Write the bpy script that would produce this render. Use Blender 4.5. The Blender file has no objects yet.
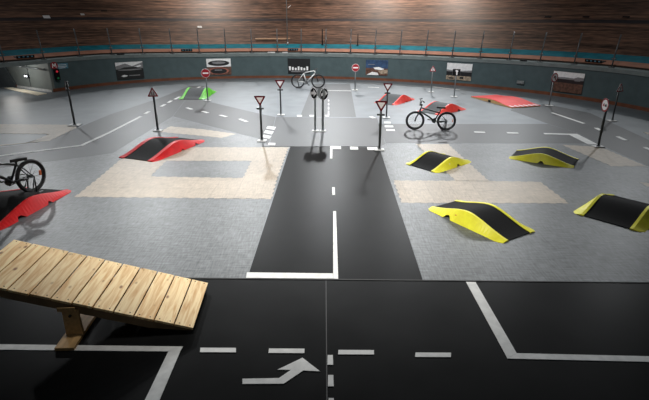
import bpy, bmesh, math, random
from mathutils import Vector, Matrix
random.seed(7)
scene = bpy.context.scene
COL = scene.collection

# ------------------------------------------------------------------ camera model
F_PX, CAM_H, HORIZON_Y, ROAD_VX = 480.0, 3.5, 11.0, 334.5
PITCH = math.atan((200 - HORIZON_Y) / F_PX)
YAW = math.atan((ROAD_VX - 324.5) / F_PX * math.cos(PITCH))      # camera turned a touch to the left of the road

def at(x, y, z=0.0):
    """point of the horizontal plane at height z seen at a pixel of the photograph"""
    u = (x - 324.5) / F_PX; v = (200 - y) / F_PX
    d = (u, math.cos(PITCH) + v * math.sin(PITCH), -math.sin(PITCH) + v * math.cos(PITCH))
    t = (z - CAM_H) / d[2]
    X, Y = d[0] * t, d[1] * t
    c, s = math.cos(YAW), math.sin(YAW)
    return Vector((X * c - Y * s, X * s + Y * c, z))

def proj(p):
    Yc = p[1] * math.cos(YAW) - p[0] * math.sin(YAW); Xc = p[0] * math.cos(YAW) + p[1] * math.sin(YAW)
    dz = p[2] - CAM_H
    dep = Yc * math.cos(PITCH) - dz * math.sin(PITCH); up = Yc * math.sin(PITCH) + dz * math.cos(PITCH)
    return (324.5 + F_PX * Xc / dep, 200 - F_PX * up / dep)

cam = bpy.data.cameras.new('camera'); camo = bpy.data.objects.new('camera', cam); COL.objects.link(camo)
cam.sensor_width = 36; cam.lens = F_PX / 649 * 36; cam.clip_end = 300
camo.location = (0, 0, CAM_H); camo.rotation_euler = (math.pi / 2 - PITCH, 0, YAW)
scene.camera = camo

# ------------------------------------------------------------------ materials
def nodes(name):
    m = bpy.data.materials.new(name); m.use_nodes = True
    nt = m.node_tree; return m, nt, nt.nodes['Principled BSDF']

def mat(name, col, rough=.5, metal=0, var=.15, scale=8, bump=0, spec=.5, stretch=None, rvar=0):
    m, nt, b = nodes(name)
    b.inputs['Roughness'].default_value = rough; b.inputs['Metallic'].default_value = metal
    b.inputs['Specular IOR Level'].default_value = spec
    tc = nt.nodes.new('ShaderNodeTexCoord'); n = nt.nodes.new('ShaderNodeTexNoise')
    n.inputs['Scale'].default_value = scale; n.inputs['Detail'].default_value = 5
    src = tc.outputs['Object']
    if stretch:
        mp = nt.nodes.new('ShaderNodeMapping'); mp.inputs['Scale'].default_value = stretch
        nt.links.new(src, mp.inputs[0]); src = mp.outputs[0]
    nt.links.new(src, n.inputs['Vector'])
    cr = nt.nodes.new('ShaderNodeValToRGB')
    cr.color_ramp.elements[0].position = .3; cr.color_ramp.elements[1].position = .7
    lo = tuple(c * (1 - var) for c in col) + (1,); hi = tuple(min(1, c * (1 + var)) for c in col) + (1,)
    cr.color_ramp.elements[0].color = lo; cr.color_ramp.elements[1].color = hi
    nt.links.new(n.outputs['Fac'], cr.inputs[0]); nt.links.new(cr.outputs[0], b.inputs['Base Color'])
    if rvar:
        mr = nt.nodes.new('ShaderNodeMapRange'); mr.inputs[3].default_value = rough - rvar; mr.inputs[4].default_value = rough + rvar
        nt.links.new(n.outputs['Fac'], mr.inputs[0]); nt.links.new(mr.outputs[0], b.inputs['Roughness'])
    if bump:
        bp = nt.nodes.new('ShaderNodeBump'); bp.inputs['Strength'].default_value = bump; bp.inputs['Distance'].default_value = .01
        nt.links.new(n.outputs['Fac'], bp.inputs['Height']); nt.links.new(bp.outputs[0], b.inputs['Normal'])
    return m

def emit(name, col, s):
    m, nt, b = nodes(name)
    b.inputs['Base Color'].default_value = (*col, 1); b.inputs['Emission Color'].default_value = (*col, 1)
    b.inputs['Emission Strength'].default_value = s
    return m

def tile_mat(name, col, rough, spec=.5, amp=1):
    """woven-looking interlocking floor tiles: faint seams every half metre and fine cross ribs"""
    m, nt, b = nodes(name); N = nt.nodes.new; L = nt.links.new
    tc = N('ShaderNodeTexCoord')
    br = N('ShaderNodeTexBrick'); br.offset = 0; br.inputs['Scale'].default_value = 1
    br.inputs['Brick Width'].default_value = .5; br.inputs['Row Height'].default_value = .5
    br.inputs['Mortar Size'].default_value = .006; br.inputs['Mortar Smooth'].default_value = .3
    br.inputs['Color1'].default_value = (*[c * 1.05 for c in col], 1); br.inputs['Color2'].default_value = (*[c * .95 for c in col], 1)
    br.inputs['Mortar'].default_value = (*[c * .8 for c in col], 1)
    L(tc.outputs['Object'], br.inputs['Vector'])
    def streak(sx, sy):
        mp = N('ShaderNodeMapping'); mp.inputs['Scale'].default_value = (sx, sy, 1)
        n = N('ShaderNodeTexNoise'); n.inputs['Scale'].default_value = 1; n.inputs['Detail'].default_value = 3
        L(tc.outputs['Object'], mp.inputs[0]); L(mp.outputs[0], n.inputs['Vector']); return n
    a, c = streak(40, 5), streak(5, 30)
    ad = N('ShaderNodeMath'); ad.operation = 'ADD'; L(a.outputs['Fac'], ad.inputs[0]); L(c.outputs['Fac'], ad.inputs[1])
    big = N('ShaderNodeTexNoise'); big.inputs['Scale'].default_value = .8; big.inputs['Detail'].default_value = 4; L(tc.outputs['Object'], big.inputs['Vector'])
    ad2 = N('ShaderNodeMath'); ad2.operation = 'MULTIPLY_ADD'; ad2.inputs[1].default_value = .5; L(big.outputs['Fac'], ad2.inputs[0]); L(ad.outputs[0], ad2.inputs[2])
    mr = N('ShaderNodeMapRange'); mr.inputs[1].default_value = .85; mr.inputs[2].default_value = 1.65; mr.inputs[3].default_value = 1 - .6 * amp; mr.inputs[4].default_value = 1 + .6 * amp
    L(ad2.outputs[0], mr.inputs[0])
    vm = N('ShaderNodeVectorMath'); vm.operation = 'SCALE'; L(br.outputs['Color'], vm.inputs[0]); L(mr.outputs[0], vm.inputs['Scale'])
    L(vm.outputs[0], b.inputs['Base Color'])
    b.inputs['Roughness'].default_value = rough; b.inputs['Specular IOR Level'].default_value = spec
    bp = N('ShaderNodeBump'); bp.inputs['Strength'].default_value = .2; bp.inputs['Distance'].default_value = .003
    L(ad.outputs[0], bp.inputs['Height']); L(bp.outputs[0], b.inputs['Normal'])
    return m

def plank_mat(name):
    m, nt, b = nodes(name); N = nt.nodes.new; L = nt.links.new
    tc = N('ShaderNodeTexCoord'); oi = N('ShaderNodeObjectInfo')
    of = N('ShaderNodeVectorMath'); of.operation = 'SCALE'; of.inputs[0].default_value = (37, 19, 5)
    L(oi.outputs['Random'], of.inputs['Scale'])
    ad = N('ShaderNodeVectorMath'); L(tc.outputs['Object'], ad.inputs[0]); L(of.outputs[0], ad.inputs[1])
    mp = N('ShaderNodeMapping'); mp.inputs['Scale'].default_value = (14, 1.2, 6); L(ad.outputs[0], mp.inputs[0])
    n = N('ShaderNodeTexNoise'); n.inputs['Scale'].default_value = 1.6; n.inputs['Detail'].default_value = 6; n.inputs['Distortion'].default_value = .8
    L(mp.outputs[0], n.inputs['Vector'])
    cr = N('ShaderNodeValToRGB'); e = cr.color_ramp.elements
    e[0].position = .3; e[0].color = (.68, .38, .13, 1); e[1].position = .6; e[1].color = (1.0, .77, .42, 1)
    L(n.outputs['Fac'], cr.inputs[0])
    mk = N('ShaderNodeMapping'); mk.inputs['Scale'].default_value = (7, 3.6, 1); L(ad.outputs[0], mk.inputs[0])
    vo = N('ShaderNodeTexVoronoi'); vo.inputs['Scale'].default_value = 1; L(mk.outputs[0], vo.inputs['Vector'])
    kr = N('ShaderNodeValToRGB'); k = kr.color_ramp.elements
    k[0].position = .06; k[0].color = (.22, .10, .04, 1); k[1].position = .17; k[1].color = (1, 1, 1, 1)
    L(vo.outputs['Distance'], kr.inputs[0])
    mx = N('ShaderNodeMix'); mx.data_type = 'RGBA'; mx.blend_type = 'MULTIPLY'; mx.inputs[0].default_value = .9
    L(cr.outputs[0], mx.inputs[6]); L(kr.outputs[0], mx.inputs[7])
    hs = N('ShaderNodeMapRange'); hs.inputs[3].default_value = .82; hs.inputs[4].default_value = 1.12; L(oi.outputs['Random'], hs.inputs[0])
    sc = N('ShaderNodeVectorMath'); sc.operation = 'SCALE'; L(mx.outputs[2], sc.inputs[0]); L(hs.outputs[0], sc.inputs['Scale'])
    L(sc.outputs[0], b.inputs['Base Color']); b.inputs['Roughness'].default_value = .55
    return m

def track_mat(name):
    """narrow varnished boards running along the banking (UV: u along, v up the slope, metres)"""
    m, nt, b = nodes(name); N = nt.nodes.new; L = nt.links.new
    uv = N('ShaderNodeUVMap'); uv.uv_map = 'UVMap'
    def streak(sx, sy, det):
        mp = N('ShaderNodeMapping'); mp.inputs['Scale'].default_value = (sx, sy, 1); L(uv.outputs[0], mp.inputs[0])
        n = N('ShaderNodeTexNoise'); n.inputs['Scale'].default_value = 1; n.inputs['Detail'].default_value = det
        L(mp.outputs[0], n.inputs['Vector']); return n
    a, c, e_ = streak(.3, 8, 5), streak(1.6, 19, 3), streak(.10, 1.6, 3)
    s1 = N('ShaderNodeMath'); s1.operation = 'MULTIPLY_ADD'; s1.inputs[1].default_value = 1.0; L(c.outputs['Fac'], s1.inputs[0]); L(a.outputs['Fac'], s1.inputs[2])
    s2 = N('ShaderNodeMath'); s2.operation = 'MULTIPLY_ADD'; s2.inputs[1].default_value = .6; L(e_.outputs['Fac'], s2.inputs[0]); L(s1.outputs[0], s2.inputs[2])
    cr = N('ShaderNodeValToRGB'); e = cr.color_ramp.elements
    e[0].position = 1.02 / 1.6; e[0].color = (.030, .018, .013, 1); e[1].position = 1.58 / 1.6; e[1].color = (.27, .145, .095, 1)
    mid = cr.color_ramp.elements.new(1.3 / 1.6); mid.color = (.12, .068, .047, 1)
    dv = N('ShaderNodeMath'); dv.operation = 'DIVIDE'; dv.inputs[1].default_value = 1.6; L(s2.outputs[0], dv.inputs[0]); L(dv.outputs[0], cr.inputs[0])
    # the painted dark racing line
    sx = N('ShaderNodeSeparateXYZ'); L(uv.outputs[0], sx.inputs[0])
    d = N('ShaderNodeMath'); d.operation = 'SUBTRACT'; d.inputs[1].default_value = 2.0; L(sx.outputs['Y'], d.inputs[0])
    ab = N('ShaderNodeMath'); ab.operation = 'ABSOLUTE'; L(d.outputs[0], ab.inputs[0])
    lt = N('ShaderNodeMath'); lt.operation = 'LESS_THAN'; lt.inputs[1].default_value = .11; L(ab.outputs[0], lt.inputs[0])
    ml = N('ShaderNodeMath'); ml.operation = 'MULTIPLY'; ml.inputs[1].default_value = .8; L(lt.outputs[0], ml.inputs[0])
    mx = N('ShaderNodeMix'); mx.data_type = 'RGBA'; L(ml.outputs[0], mx.inputs[0]); L(cr.outputs[0], mx.inputs[6]); mx.inputs[7].default_value = (.018, .022, .03, 1)
    L(mx.outputs[2], b.inputs['Base Color'])
    b.inputs['Roughness'].default_value = .5; b.inputs['Specular IOR Level'].default_value = .2
    bp = N('ShaderNodeBump'); bp.inputs['Strength'].default_value = .25; bp.inputs['Distance'].default_value = .01
    L(c.outputs['Fac'], bp.inputs['Height']); L(bp.outputs[0], b.inputs['Normal'])
    return m

M = dict(
    floor=mat('blue_grey_floor', (.15, .17, .185), .48, var=.18, scale=1.5, rvar=.04),
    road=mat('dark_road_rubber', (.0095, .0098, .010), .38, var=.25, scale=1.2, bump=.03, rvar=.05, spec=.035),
    roadfar=mat('grey_road_rubber', (.055, .058, .061), .47, var=.14, scale=1.2, rvar=.05, spec=.38),  # lighter sheet than the near road, with far sheen put into its grey
    tile=tile_mat('grey_tiles', (.122, .131, .136), .44, .45),
    beige=tile_mat('beige_tiles', (.42, .355, .28), .48, .45, .55),
    white=mat('white_line_paint', (.72, .72, .70), .5, var=.12, scale=9),
    seam=mat('floor_seam', (.05, .05, .05), .7),
    wall=mat('wall_grey_green', (.082, .118, .126), .65, spec=.25, var=.10, scale=3, bump=.05),
    passage=mat('lit_passage_grey', (.17, .19, .18), .7, var=.08, scale=2),  # lighter than the bend wall: light from within put into the colour
    darkwall=mat('dark_wall', (.05, .06, .065), .7),
    orange=mat('orange_brown_board', (.16, .052, .022), .6, var=.3, scale=3),
    ledge=mat('concrete_ledge', (.19, .225, .225), .8, spec=.1, var=.12, scale=4),
    copper=mat('pale_copper_boards', (.36, .16, .10), .7, spec=.1, var=.16, scale=2),
    gapshade=mat('gap_shade', (.03, .018, .012), .8),  # near-black: shadow of the groove put into the colour
    blue=mat('blue_band_paint', (.008, .15, .20), .7, spec=.05, var=.25, scale=2),
    track=track_mat('track_boards'),
    black=mat('black_rubber', (.017, .017, .018), .55, var=.3, scale=30, bump=.1),
    grip=mat('black_grip_deck', (.0105, .0105, .011), .6, spec=.04, var=.35, scale=60, bump=.15),
    greydeck=mat('grey_grip_deck', (.045, .05, .053), .6, spec=.2, var=.3, scale=40, bump=.2),
    yellow=mat('yellow_plastic', (.95, .86, .05), .45, spec=.3, var=.12, scale=6),
    red=mat('red_plastic', (.66, .014, .016), .45, spec=.15, var=.12, scale=6),
    coral=mat('faded_red_plastic', (.80, .06, .045), .4, spec=.2, var=.12, scale=6),
    green=mat('green_plastic', (.14, .62, .03), .4, var=.12, scale=6),
    redsheet=mat('red_sheet', (.80, .05, .045), .5, spec=.2, var=.1, scale=3),
    pine=plank_mat('pine_plank'),
    pinefoot=mat('pine_timber', (.50, .31, .13), .6, var=.2, scale=3, stretch=(8, 1, 8)),
    beam=mat('old_timber', (.21, .135, .07), .7, var=.25, scale=4),
    screw=mat('dark_screw', (.03, .025, .02), .5, metal=.6),
    pole_dark=mat('dark_grey_pole', (.055, .06, .06), .4, metal=.3),
    pole=mat('grey_pole', (.22, .24, .245), .4, metal=.4),
    plate=mat('pale_base_plate', (.62, .62, .61), .5),
    signback=mat('sign_back_grey', (.30, .31, .31), .5, metal=.3),
    sred=mat('sign_red', (.33, .015, .025), .45, var=.05),
    sshade=mat('shaded_sign_red', (.09, .008, .014), .45, spec=.2), swhite=mat('sign_white', (.88, .85, .85), .45, var=.04),  # darker red carries the backlit shade of the give-way borders
    sblack=mat('sign_black', (.012, .012, .013), .6, spec=.1, var=.05),
    post=mat('railing_grey', (.13, .135, .14), .4, metal=.5),
    chrome=mat('bright_metal', (.6, .6, .6), .3, metal=.9),
    tyre=mat('tyre_rubber', (.012, .012, .013), .6, var=.2, scale=30),
    bikeblack=mat('black_bike_paint', (.016, .02, .022), .35),
    bikewhite=mat('silver_bike_paint', (.62, .64, .64), .3),
    steel=mat('spoke_steel', (.16, .165, .17), .4, metal=.6),
    reflector=mat('orange_reflector', (.75, .16, .05), .3),
    cream=mat('cream_boards', (.85, .76, .60), .5, var=.1),
    tan=mat('tan_batten', (.42, .25, .15), .5),
    teal=mat('teal_sign', (.10, .26, .36), .45, var=.1),
    prgrey=mat('print_mid_grey', (.25, .25, .26), .4), prdark=mat('print_dark', (.014, .014, .016), .4),
    prwhite=mat('print_white', (.93, .94, .95), .5), prbrown=mat('print_brown', (.13, .065, .045), .4, var=.5, scale=9),
    prblue=mat('print_blue', (.035, .075, .16), .4, var=.4, scale=5), prred=mat('print_copper', (.34, .12, .085), .4, var=.3),
    prsand=mat('print_sand', (.38, .30, .22), .4, var=.5, scale=12),
    lampred=emit('red_lamp', (.7, .03, .05), .35), lampgreen=emit('green_lamp', (.01, .16, .05), .15), lampwhite=emit('white_lamp', (.9, .95, 1), 1.6),
)

# ------------------------------------------------------------------ mesh helpers
class MB:
    def __init__(s): s.v = []; s.f = []; s.m = []; s.mats = []; s.sm = []
    def mi(s, m):
        if m not in s.mats: s.mats.append(m)
        return s.mats.index(m)
    def add(s, vs, fs, m, T=None, smooth=False):
        o = len(s.v); k = s.mi(m)
        for p in vs: s.v.append(T @ Vector(p) if T else Vector(p))
        for f in fs: s.f.append([i + o for i in f]); s.m.append(k); s.sm.append(smooth)
    def box(s, c, d, m, T=None):
        x, y, z = c; a, b, e = [q / 2 for q in d]
        vs = [(x + i * a, y + j * b, z + k * e) for i in (-1, 1) for j in (-1, 1) for k in (-1, 1)]
        s.add(vs, [(0, 1, 3, 2), (4, 6, 7, 5), (0, 4, 5, 1), (2, 3, 7, 6), (0, 2, 6, 4), (1, 5, 7, 3)], m, T)
    def tube(s, pts, r, m, n=8, T=None, closed=False):
        pts = [Vector(p) for p in pts]; N = len(pts)
        rs = r if isinstance(r, (list, tuple)) else [r] * N
        vs = []; fs = []; up = Vector((0, 0, 1))
        prev = None
        for i, p in enumerate(pts):
            if closed: t = pts[(i + 1) % N] - pts[i - 1]
            else: t = pts[min(i + 1, N - 1)] - pts[max(i - 1, 0)]
            t.normalize()
            if prev is None:
                a = t.cross(up if abs(t.z) < .9 else Vector((1, 0, 0))).normalized()
            else:
                a = (prev - t * prev.dot(t)).normalized()
            prev = a; b = t.cross(a)
            for k in range(n):
                q = 2 * math.pi * k / n
                vs.append(p + (a * math.cos(q) + b * math.sin(q)) * rs[i])
        for i in range(N if closed else N - 1):
            j = (i + 1) % N
            for k in range(n):
                k2 = (k + 1) % n
                fs.append((i * n + k, i * n + k2, j * n + k2, j * n + k))
        if not closed:
            fs.append(tuple(range(n))[::-1]); fs.append(tuple((N - 1) * n + k for k in range(n)))
        s.add(vs, fs, m, T, True)
    def prism_xz(s, poly, y0, y1, m, T=None):
        """polygon in the xz plane, thickness from y0 (front) to y1"""
        n = len(poly)
        vs = [(x, y0, z) for x, z in poly] + [(x, y1, z) for x, z in poly]
        fs = [tuple(range(n)), tuple(range(n, 2 * n))[::-1]] + [(i, i + n, (i + 1) % n + n, (i + 1) % n) for i in range(n)]
        s.add(vs, fs, m, T)
    def prism_xy(s, poly, z0, z1, m, T=None):
        n = len(poly)
        vs = [(p[0], p[1], z0) for p in poly] + [(p[0], p[1], z1) for p in poly]
        fs = [tuple(range(n))[::-1], tuple(range(n, 2 * n))] + [(i, (i + 1) % n, (i + 1) % n + n, i + n) for i in range(n)]
        s.add(vs, fs, m, T)
    def ring_xz(s, cx, cz, r0, r1, y0, y1, m, n=28, T=None):
        vs = []; fs = []
        for i in range(n):
            q = 2 * math.pi * i / n
            for r in (r0, r1):
                for y in (y0, y1): vs.append((cx + r * math.cos(q), y, cz + r * math.sin(q)))
        for i in range(n):
            a = 4 * i; b = 4 * ((i + 1) % n)
            fs += [(a, b, b + 2, a + 2), (a + 1, a + 3, b + 3, b + 1), (a + 2, b + 2, b + 3, a + 3), (a, a + 1, b + 1, b)]
        s.add(vs, fs, m, T)
    def build(s, name, parent=None, loc=(0, 0, 0), rot=(0, 0, 0), bevel=0, recalc=True):
        me = bpy.data.meshes.new(name); me.from_pydata([tuple(v) for v in s.v], [], s.f)
        for m in s.mats: me.materials.append(m)
        for i, p in enumerate(me.polygons): p.material_index = s.m[i]; p.use_smooth = s.sm[i]
        if recalc:
            bm = bmesh.new(); bm.from_mesh(me); bmesh.ops.recalc_face_normals(bm, faces=bm.faces); bm.to_mesh(me); bm.free()
        o = bpy.data.objects.new(name, me); COL.objects.link(o)
        o.location = loc; o.rotation_euler = rot
        if parent: o.parent = parent
        if bevel:
            b = o.modifiers.new('bevel', 'BEVEL'); b.width = bevel; b.segments = 2; b.limit_method = 'ANGLE'
        return o

def tag(o, label, cat, group=None):
    o['label'] = label; o['category'] = cat
    if group: o['group'] = group
    return o
def thing(name, label, cat, loc=(0, 0, 0), rotz=0, group=None):
    o = bpy.data.objects.new(name, None); COL.objects.link(o); o.empty_display_size = .2
    o.location = loc; o.rotation_euler = (0, 0, rotz)
    return tag(o, label, cat, group)
def struct(o, label=None):
    o['kind'] = 'structure'
    if label: o['label'] = label
    return o
def circ(r, n=28, cx=0, cz=0, a0=0): return [(cx + r * math.cos(2 * math.pi * i / n + a0), cz + r * math.sin(2 * math.pi * i / n + a0)) for i in range(n)]
def copy_tree(o, parent=None):
    c = o.copy(); COL.objects.link(c)
    if parent: c.parent = parent
    for ch in list(o.children): copy_tree(ch, c)
    return c

# ------------------------------------------------------------------ bend: plan of the inner wall
CX, CY, R0 = -2.0, 13.75, 14.12
_fit = [(53, 92), (100, 86.5), (150, 81.5), (200, 79), (250, 78.3), (300, 78.5), (350, 79.3), (400, 81.3), (450, 84.8), (490, 88.3), (550, 95.3), (600, 103), (649, 111.5)]
import numpy as np
_ph = []; _rr = []
for q in _fit:
    p = at(*q); _ph.append(math.atan2(p.x - CX, p.y - CY)); _rr.append(math.hypot(p.x - CX, p.y - CY))
_pc = np.polyfit(_ph, _rr, 4)
PH0, PH1 = min(_ph), max(_ph)
def rad(phi):
    c = min(max(phi, PH0 - .05), PH1 + .1); return float(np.polyval(_pc, c))
def rise(phi):
    a = min(1, max(0, (-.30 - phi) / .45)); b = min(1, max(0, (phi - .55) / .6))
    return .12 * a * a * (3 - 2 * a) + .06 * b * b * (3 - 2 * b)
def cv(phi, d, z):
    r = rad(phi) + d; z = z + rise(phi) * min(1, max(0, z / 1.17))
    return Vector((CX + r * math.sin(phi), CY + r * math.cos(phi), z))
def phi_of_px(px, d, z):
    lo, hi = -1.3, 1.45
    for _ in range(50):
        m = (lo + hi) / 2
        if proj(cv(m, d, z))[0] < px: lo = m
        else: hi = m
    return lo
def z_of_py(phi, d, py):
    lo, hi = -1, 9
    for _ in range(50):
        m = (lo + hi) / 2
        if proj(cv(phi, d, m))[1] > py: lo = m
        else: hi = m
    return lo
def on_wall(px, py, d=0.0):
    z = .7
    for _ in range(6):
        ph = phi_of_px(px, d, z); z = z_of_py(ph, d, py)
    return ph, z

def sweep(name, profile, m, ph0, ph1, n=160, close=True):
    """sweep a (d, z) profile along the bend"""
    k = len(profile); vs = []; fs = []; uvs = []
    ln = [0]
    for i in range(1, k): ln.append(ln[-1] + math.dist(profile[i], profile[i - 1]))
    for i in range(n + 1):
        ph = ph0 + (ph1 - ph0) * i / n
        for j, (d, z) in enumerate(profile): vs.append(cv(ph, d, z)); uvs.append((ph * 18, ln[j]))
    for i in range(n):
        for j in range(k if close else k - 1):
            j2 = (j + 1) % k
            fs.append((i * k + j, i * k + j2, (i + 1) * k + j2, (i + 1) * k + j))
    if close: fs.append(tuple(range(k))); fs.append(tuple(n * k + j for j in range(k))[::-1])
    b = MB(); b.add(vs, fs, m); o = b.build(name)
    ul = o.data.uv_layers.new(name='UVMap')
    for lp in o.data.loops: ul.data[lp.index].uv = uvs[lp.vertex_index]
    return o

JAMB = PH0                                # the wall stops here at the exit passage on the left
END = 1.75
struct(sweep('wall_bend', [(0, 0), (0, 1.17), (.22, 1.17), (.22, 0)], M['wall'], JAMB, END))
struct(sweep('baseboard_bend', [(-.025, .0), (-.025, .13), (-.001, .13), (-.001, 0)], M['orange'], JAMB, END))
LEFT = -1.75
struct(sweep('wall_ledge', [(-.04, 1.172), (-.04, 1.325), (.40, 1.345), (.40, 1.225)], M['ledge'], LEFT, END))
struct(sweep('trim_1', [(.401, 1.23), (.401, 1.41), (.43, 1.41), (.43, 1.23)], M['gapshade'], LEFT, END))  # riser coloured as the shadow line of the step below the copper strip
struct(sweep('trim_2', [(.431, 1.35), (.431, 1.42), (.95, 1.535), (.95, 1.45)], M['copper'], LEFT, END))
struct(sweep('trim_3', [(.951, 1.45), (.951, 1.54), (1.75, 1.72), (1.75, 1.60)], M['blue'], LEFT, END))
TR0, SL = (1.75, 1.72), .85
def track_pt(t): return (TR0[0] + t, TR0[1] + SL * t - .05 * t * math.exp(-t))
tp = [track_pt(.25 * i) for i in range(29)]
track = struct(sweep('cycle_track', tp + [(tp[-1][0] + .1, tp[-1][1] - .2), (1.95, 1.60)], M['track'], LEFT, END))

# left: the exit passage under the track
j = cv(JAMB, 0, 0); pA = at(18, 87.3); pB = at(-25, 85.5)
def wall_seg(name, a, b, h, m, th=.15, zb=0, side=1):
    d = (b - a); d.z = 0; L = d.length; T = Matrix.Translation((a.x, a.y, 0)) @ Matrix.Rotation(math.atan2(d.y, d.x), 4, 'Z')
    w = MB(); w.box((L / 2, side * th / 2, zb + (h - zb) / 2), (L, th, h - zb), m, T); return struct(w.build(name))
pw = wall_seg('wall_passage', j, pA + (pA - j) * .75, 1.34, M['passage'], .12, 0, -1)
wl = MB(); Lw = (pA - pB).length; aw = math.atan2(pB.y - pA.y, pB.x - pA.x)
wl.prism_xz([(0, 0), (Lw, 0), (Lw, 1.34), (.68, 1.34)], -.06, .06, M['darkwall'], Matrix.Translation((pA.x, pA.y, 0)) @ Matrix.Rotation(aw, 4, 'Z')); struct(wl.build('wall_left'))
wall_seg('baseboard_left', pA + Vector((0, -.03, 0)), pB + Vector((0, -.03, 0)), .12, M['orange'], .025, 0, 1)
wall_seg('baseboard_passage', j + Vector((-.05, -.02, 0)), pA + Vector((.02, -.05, 0)), .10, M['plate'], .02, 0, 1)
dj = (pA - j).normalized(); nj = Vector((dj.y, -dj.x, 0))
if nj.y > 0: nj = -nj
sm_ = MB(); q = j + dj * 1.75 + nj * .012
sm_.box((0, 0, .6), (.03, .02, 1.1), M['darkwall'], Matrix.Translation(q) @ Matrix.Rotation(math.atan2(dj.y, dj.x), 4, 'Z'))
o = sm_.build('trim_4'); struct(o)
hr = MB()
for (s0, z0, s1, z1) in [(.05, .99, 2.0, 1.05), (2.0, 1.05, 4.1, 1.10)]:
    a = j + dj * s0 + nj * .1; b = j + dj * s1 + nj * .1; a.z = z0; b.z = z1
    hr.tube([a, b], .032, M['pole'])
ho = hr.build('handrail'); tag(ho, 'grey tube handrail along the pale wall of the exit passage at far left', 'handrail')
for s0 in (.3, 2.0, 3.8):
    hb = MB(); a = j + dj * s0 + nj * .1; b = j + dj * s0; a.z = b.z = 1.03; hb.tube([a, b], .015, M['pole_dark'], 6); hb.build('bracket', ho)
fx = thing('emergency_lamp', 'black twin-head wall lamp with two small white lights in the exit passage', 'lamp')
q = at(22, 76.5, .62); q2 = j + dj * ((q - j).dot(dj)) + nj * .06
Tn = Matrix.Translation((q2.x, q2.y, .62)) @ Matrix.Rotation(math.atan2(dj.y, dj.x) + math.pi, 4, 'Z')
fx.matrix_world = Tn
b = MB(); b.box((0, 0, 0), (.32, .07, .15), M['sblack']); b.build('housing', fx, bevel=.01)
for sx in (-.08, .07):
    b = MB(); b.prism_xz(circ(.042, 14, sx, .0), -.06, -.03, M['lampwhite']); b.build('lens', fx)
    b = MB(); b.prism_xz(circ(.042, 14, sx, .0), .03, .06, M['lampwhite']); b.build('lens', fx)
ramp_mat = thing('exit_board', 'cream slatted board lying on the floor before the exit passage at far left', 'board')
qs = [at(4, 87.8, .03), at(12, 87.2, .03), at(47, 93.4, .03), at(37, 95, .03)]
for i in range(6):
    t0, t1 = i / 6 + .008, (i + 1) / 6 - .008
    A = qs[0].lerp(qs[3], t0); B = qs[1].lerp(qs[2], t0); C = qs[1].lerp(qs[2], t1); D = qs[0].lerp(qs[3], t1)
    b = MB(); b.prism_xy([A, D, C, B], .0, .03, M['cream']); b.build('slat', ramp_mat)

# ------------------------------------------------------------------ floor and its surfaces
b = MB(); b.prism_xy([(-30, -4), (24, -4), (24, 36), (-30, 36)], -.1, 0, M['floor']); floor = struct(b.build('floor'))
Z_ROAD, Z_TILE, Z_BEI, Z_LINE = .002, .004, .006, .008
def patch(name, px, z, m, label=None, world=False):
    pts = [Vector((*p, 0)) for p in px] if world else [at(*p) for p in px]
    b = MB(); b.prism_xy([(p.x, p.y) for p in pts], 0.0005, z, m); o = b.build(name, floor)
    if label: o['label'] = label
    return o
def toothed(pts, step=.125, amp=.012):
    out = []
    for i in range(len(pts)):
        a, c = pts[i], pts[(i + 1) % len(pts)]; d = c - a; L = d.length; n = max(1, int(L / step)); t = d / L; nn = Vector((t.y, -t.x, 0))
        for k in range(n):
            s = (1 if k % 2 else -1) * amp
            out.append(a + d * (k / n + .02 / n) + nn * s); out.append(a + d * ((k + .98) / n) + nn * s)
    return out
# roads
patch('road_surface', [(-14, -2), (12, -2), (12, 5.84), (-14, 5.84)], Z_ROAD, M['road'], 'dark cross road in the foreground', True)
patch('road_surface', [(-1.2, 5.842), (1.26, 5.842), (1.26, 12.9), (-1.2, 12.9)], Z_ROAD, M['road'], 'dark central lane between the two tile fields', True)
patch('road_surface', [(269, 146.6), (392, 146.9), (385, 143), (377, 118), (276, 117)], Z_ROAD, M['roadfar'], 'dark square crossing behind the central lane')
patch('road_surface', [(268.5, 146), (262, 139.5), (173, 116.3), (188, 97), (212, 102.5), (263, 114.5), (275.5, 117)], Z_ROAD, M['roadfar'], 'diagonal road left of the crossing')
patch('road_surface', [(-60, 176), (0, 168), (45, 162), (113, 153), (172.6, 116.4), (187.6, 97), (205, 86), (190, 86), (160, 98), (110, 114.5), (77.5, 128), (49, 141.3), (0, 147.5), (-60, 153)], Z_ROAD, M['roadfar'], 'road along the left side of the tile field')
patch('road_surface', [(385.5, 143), (378, 124), (548, 124), (576, 132.5), (598, 143.7), (590, 143.5)], Z_ROAD, M['roadfar'], 'road running right from the crossing')
patch('road_surface', [(510, 110), (548.5, 123.8), (576.5, 132.4), (598.5, 143.6), (605, 147), (649, 166.5), (720, 200), (720, 170), (649, 140), (590, 113), (545, 104)], Z_ROAD, M['roadfar'], 'diagonal road along the right edge')
patch('road_surface', [(300, 116.8), (356, 117), (350, 84), (313, 84)], Z_ROAD, M['roadfar'], 'pale far lane beyond the crossing')
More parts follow.
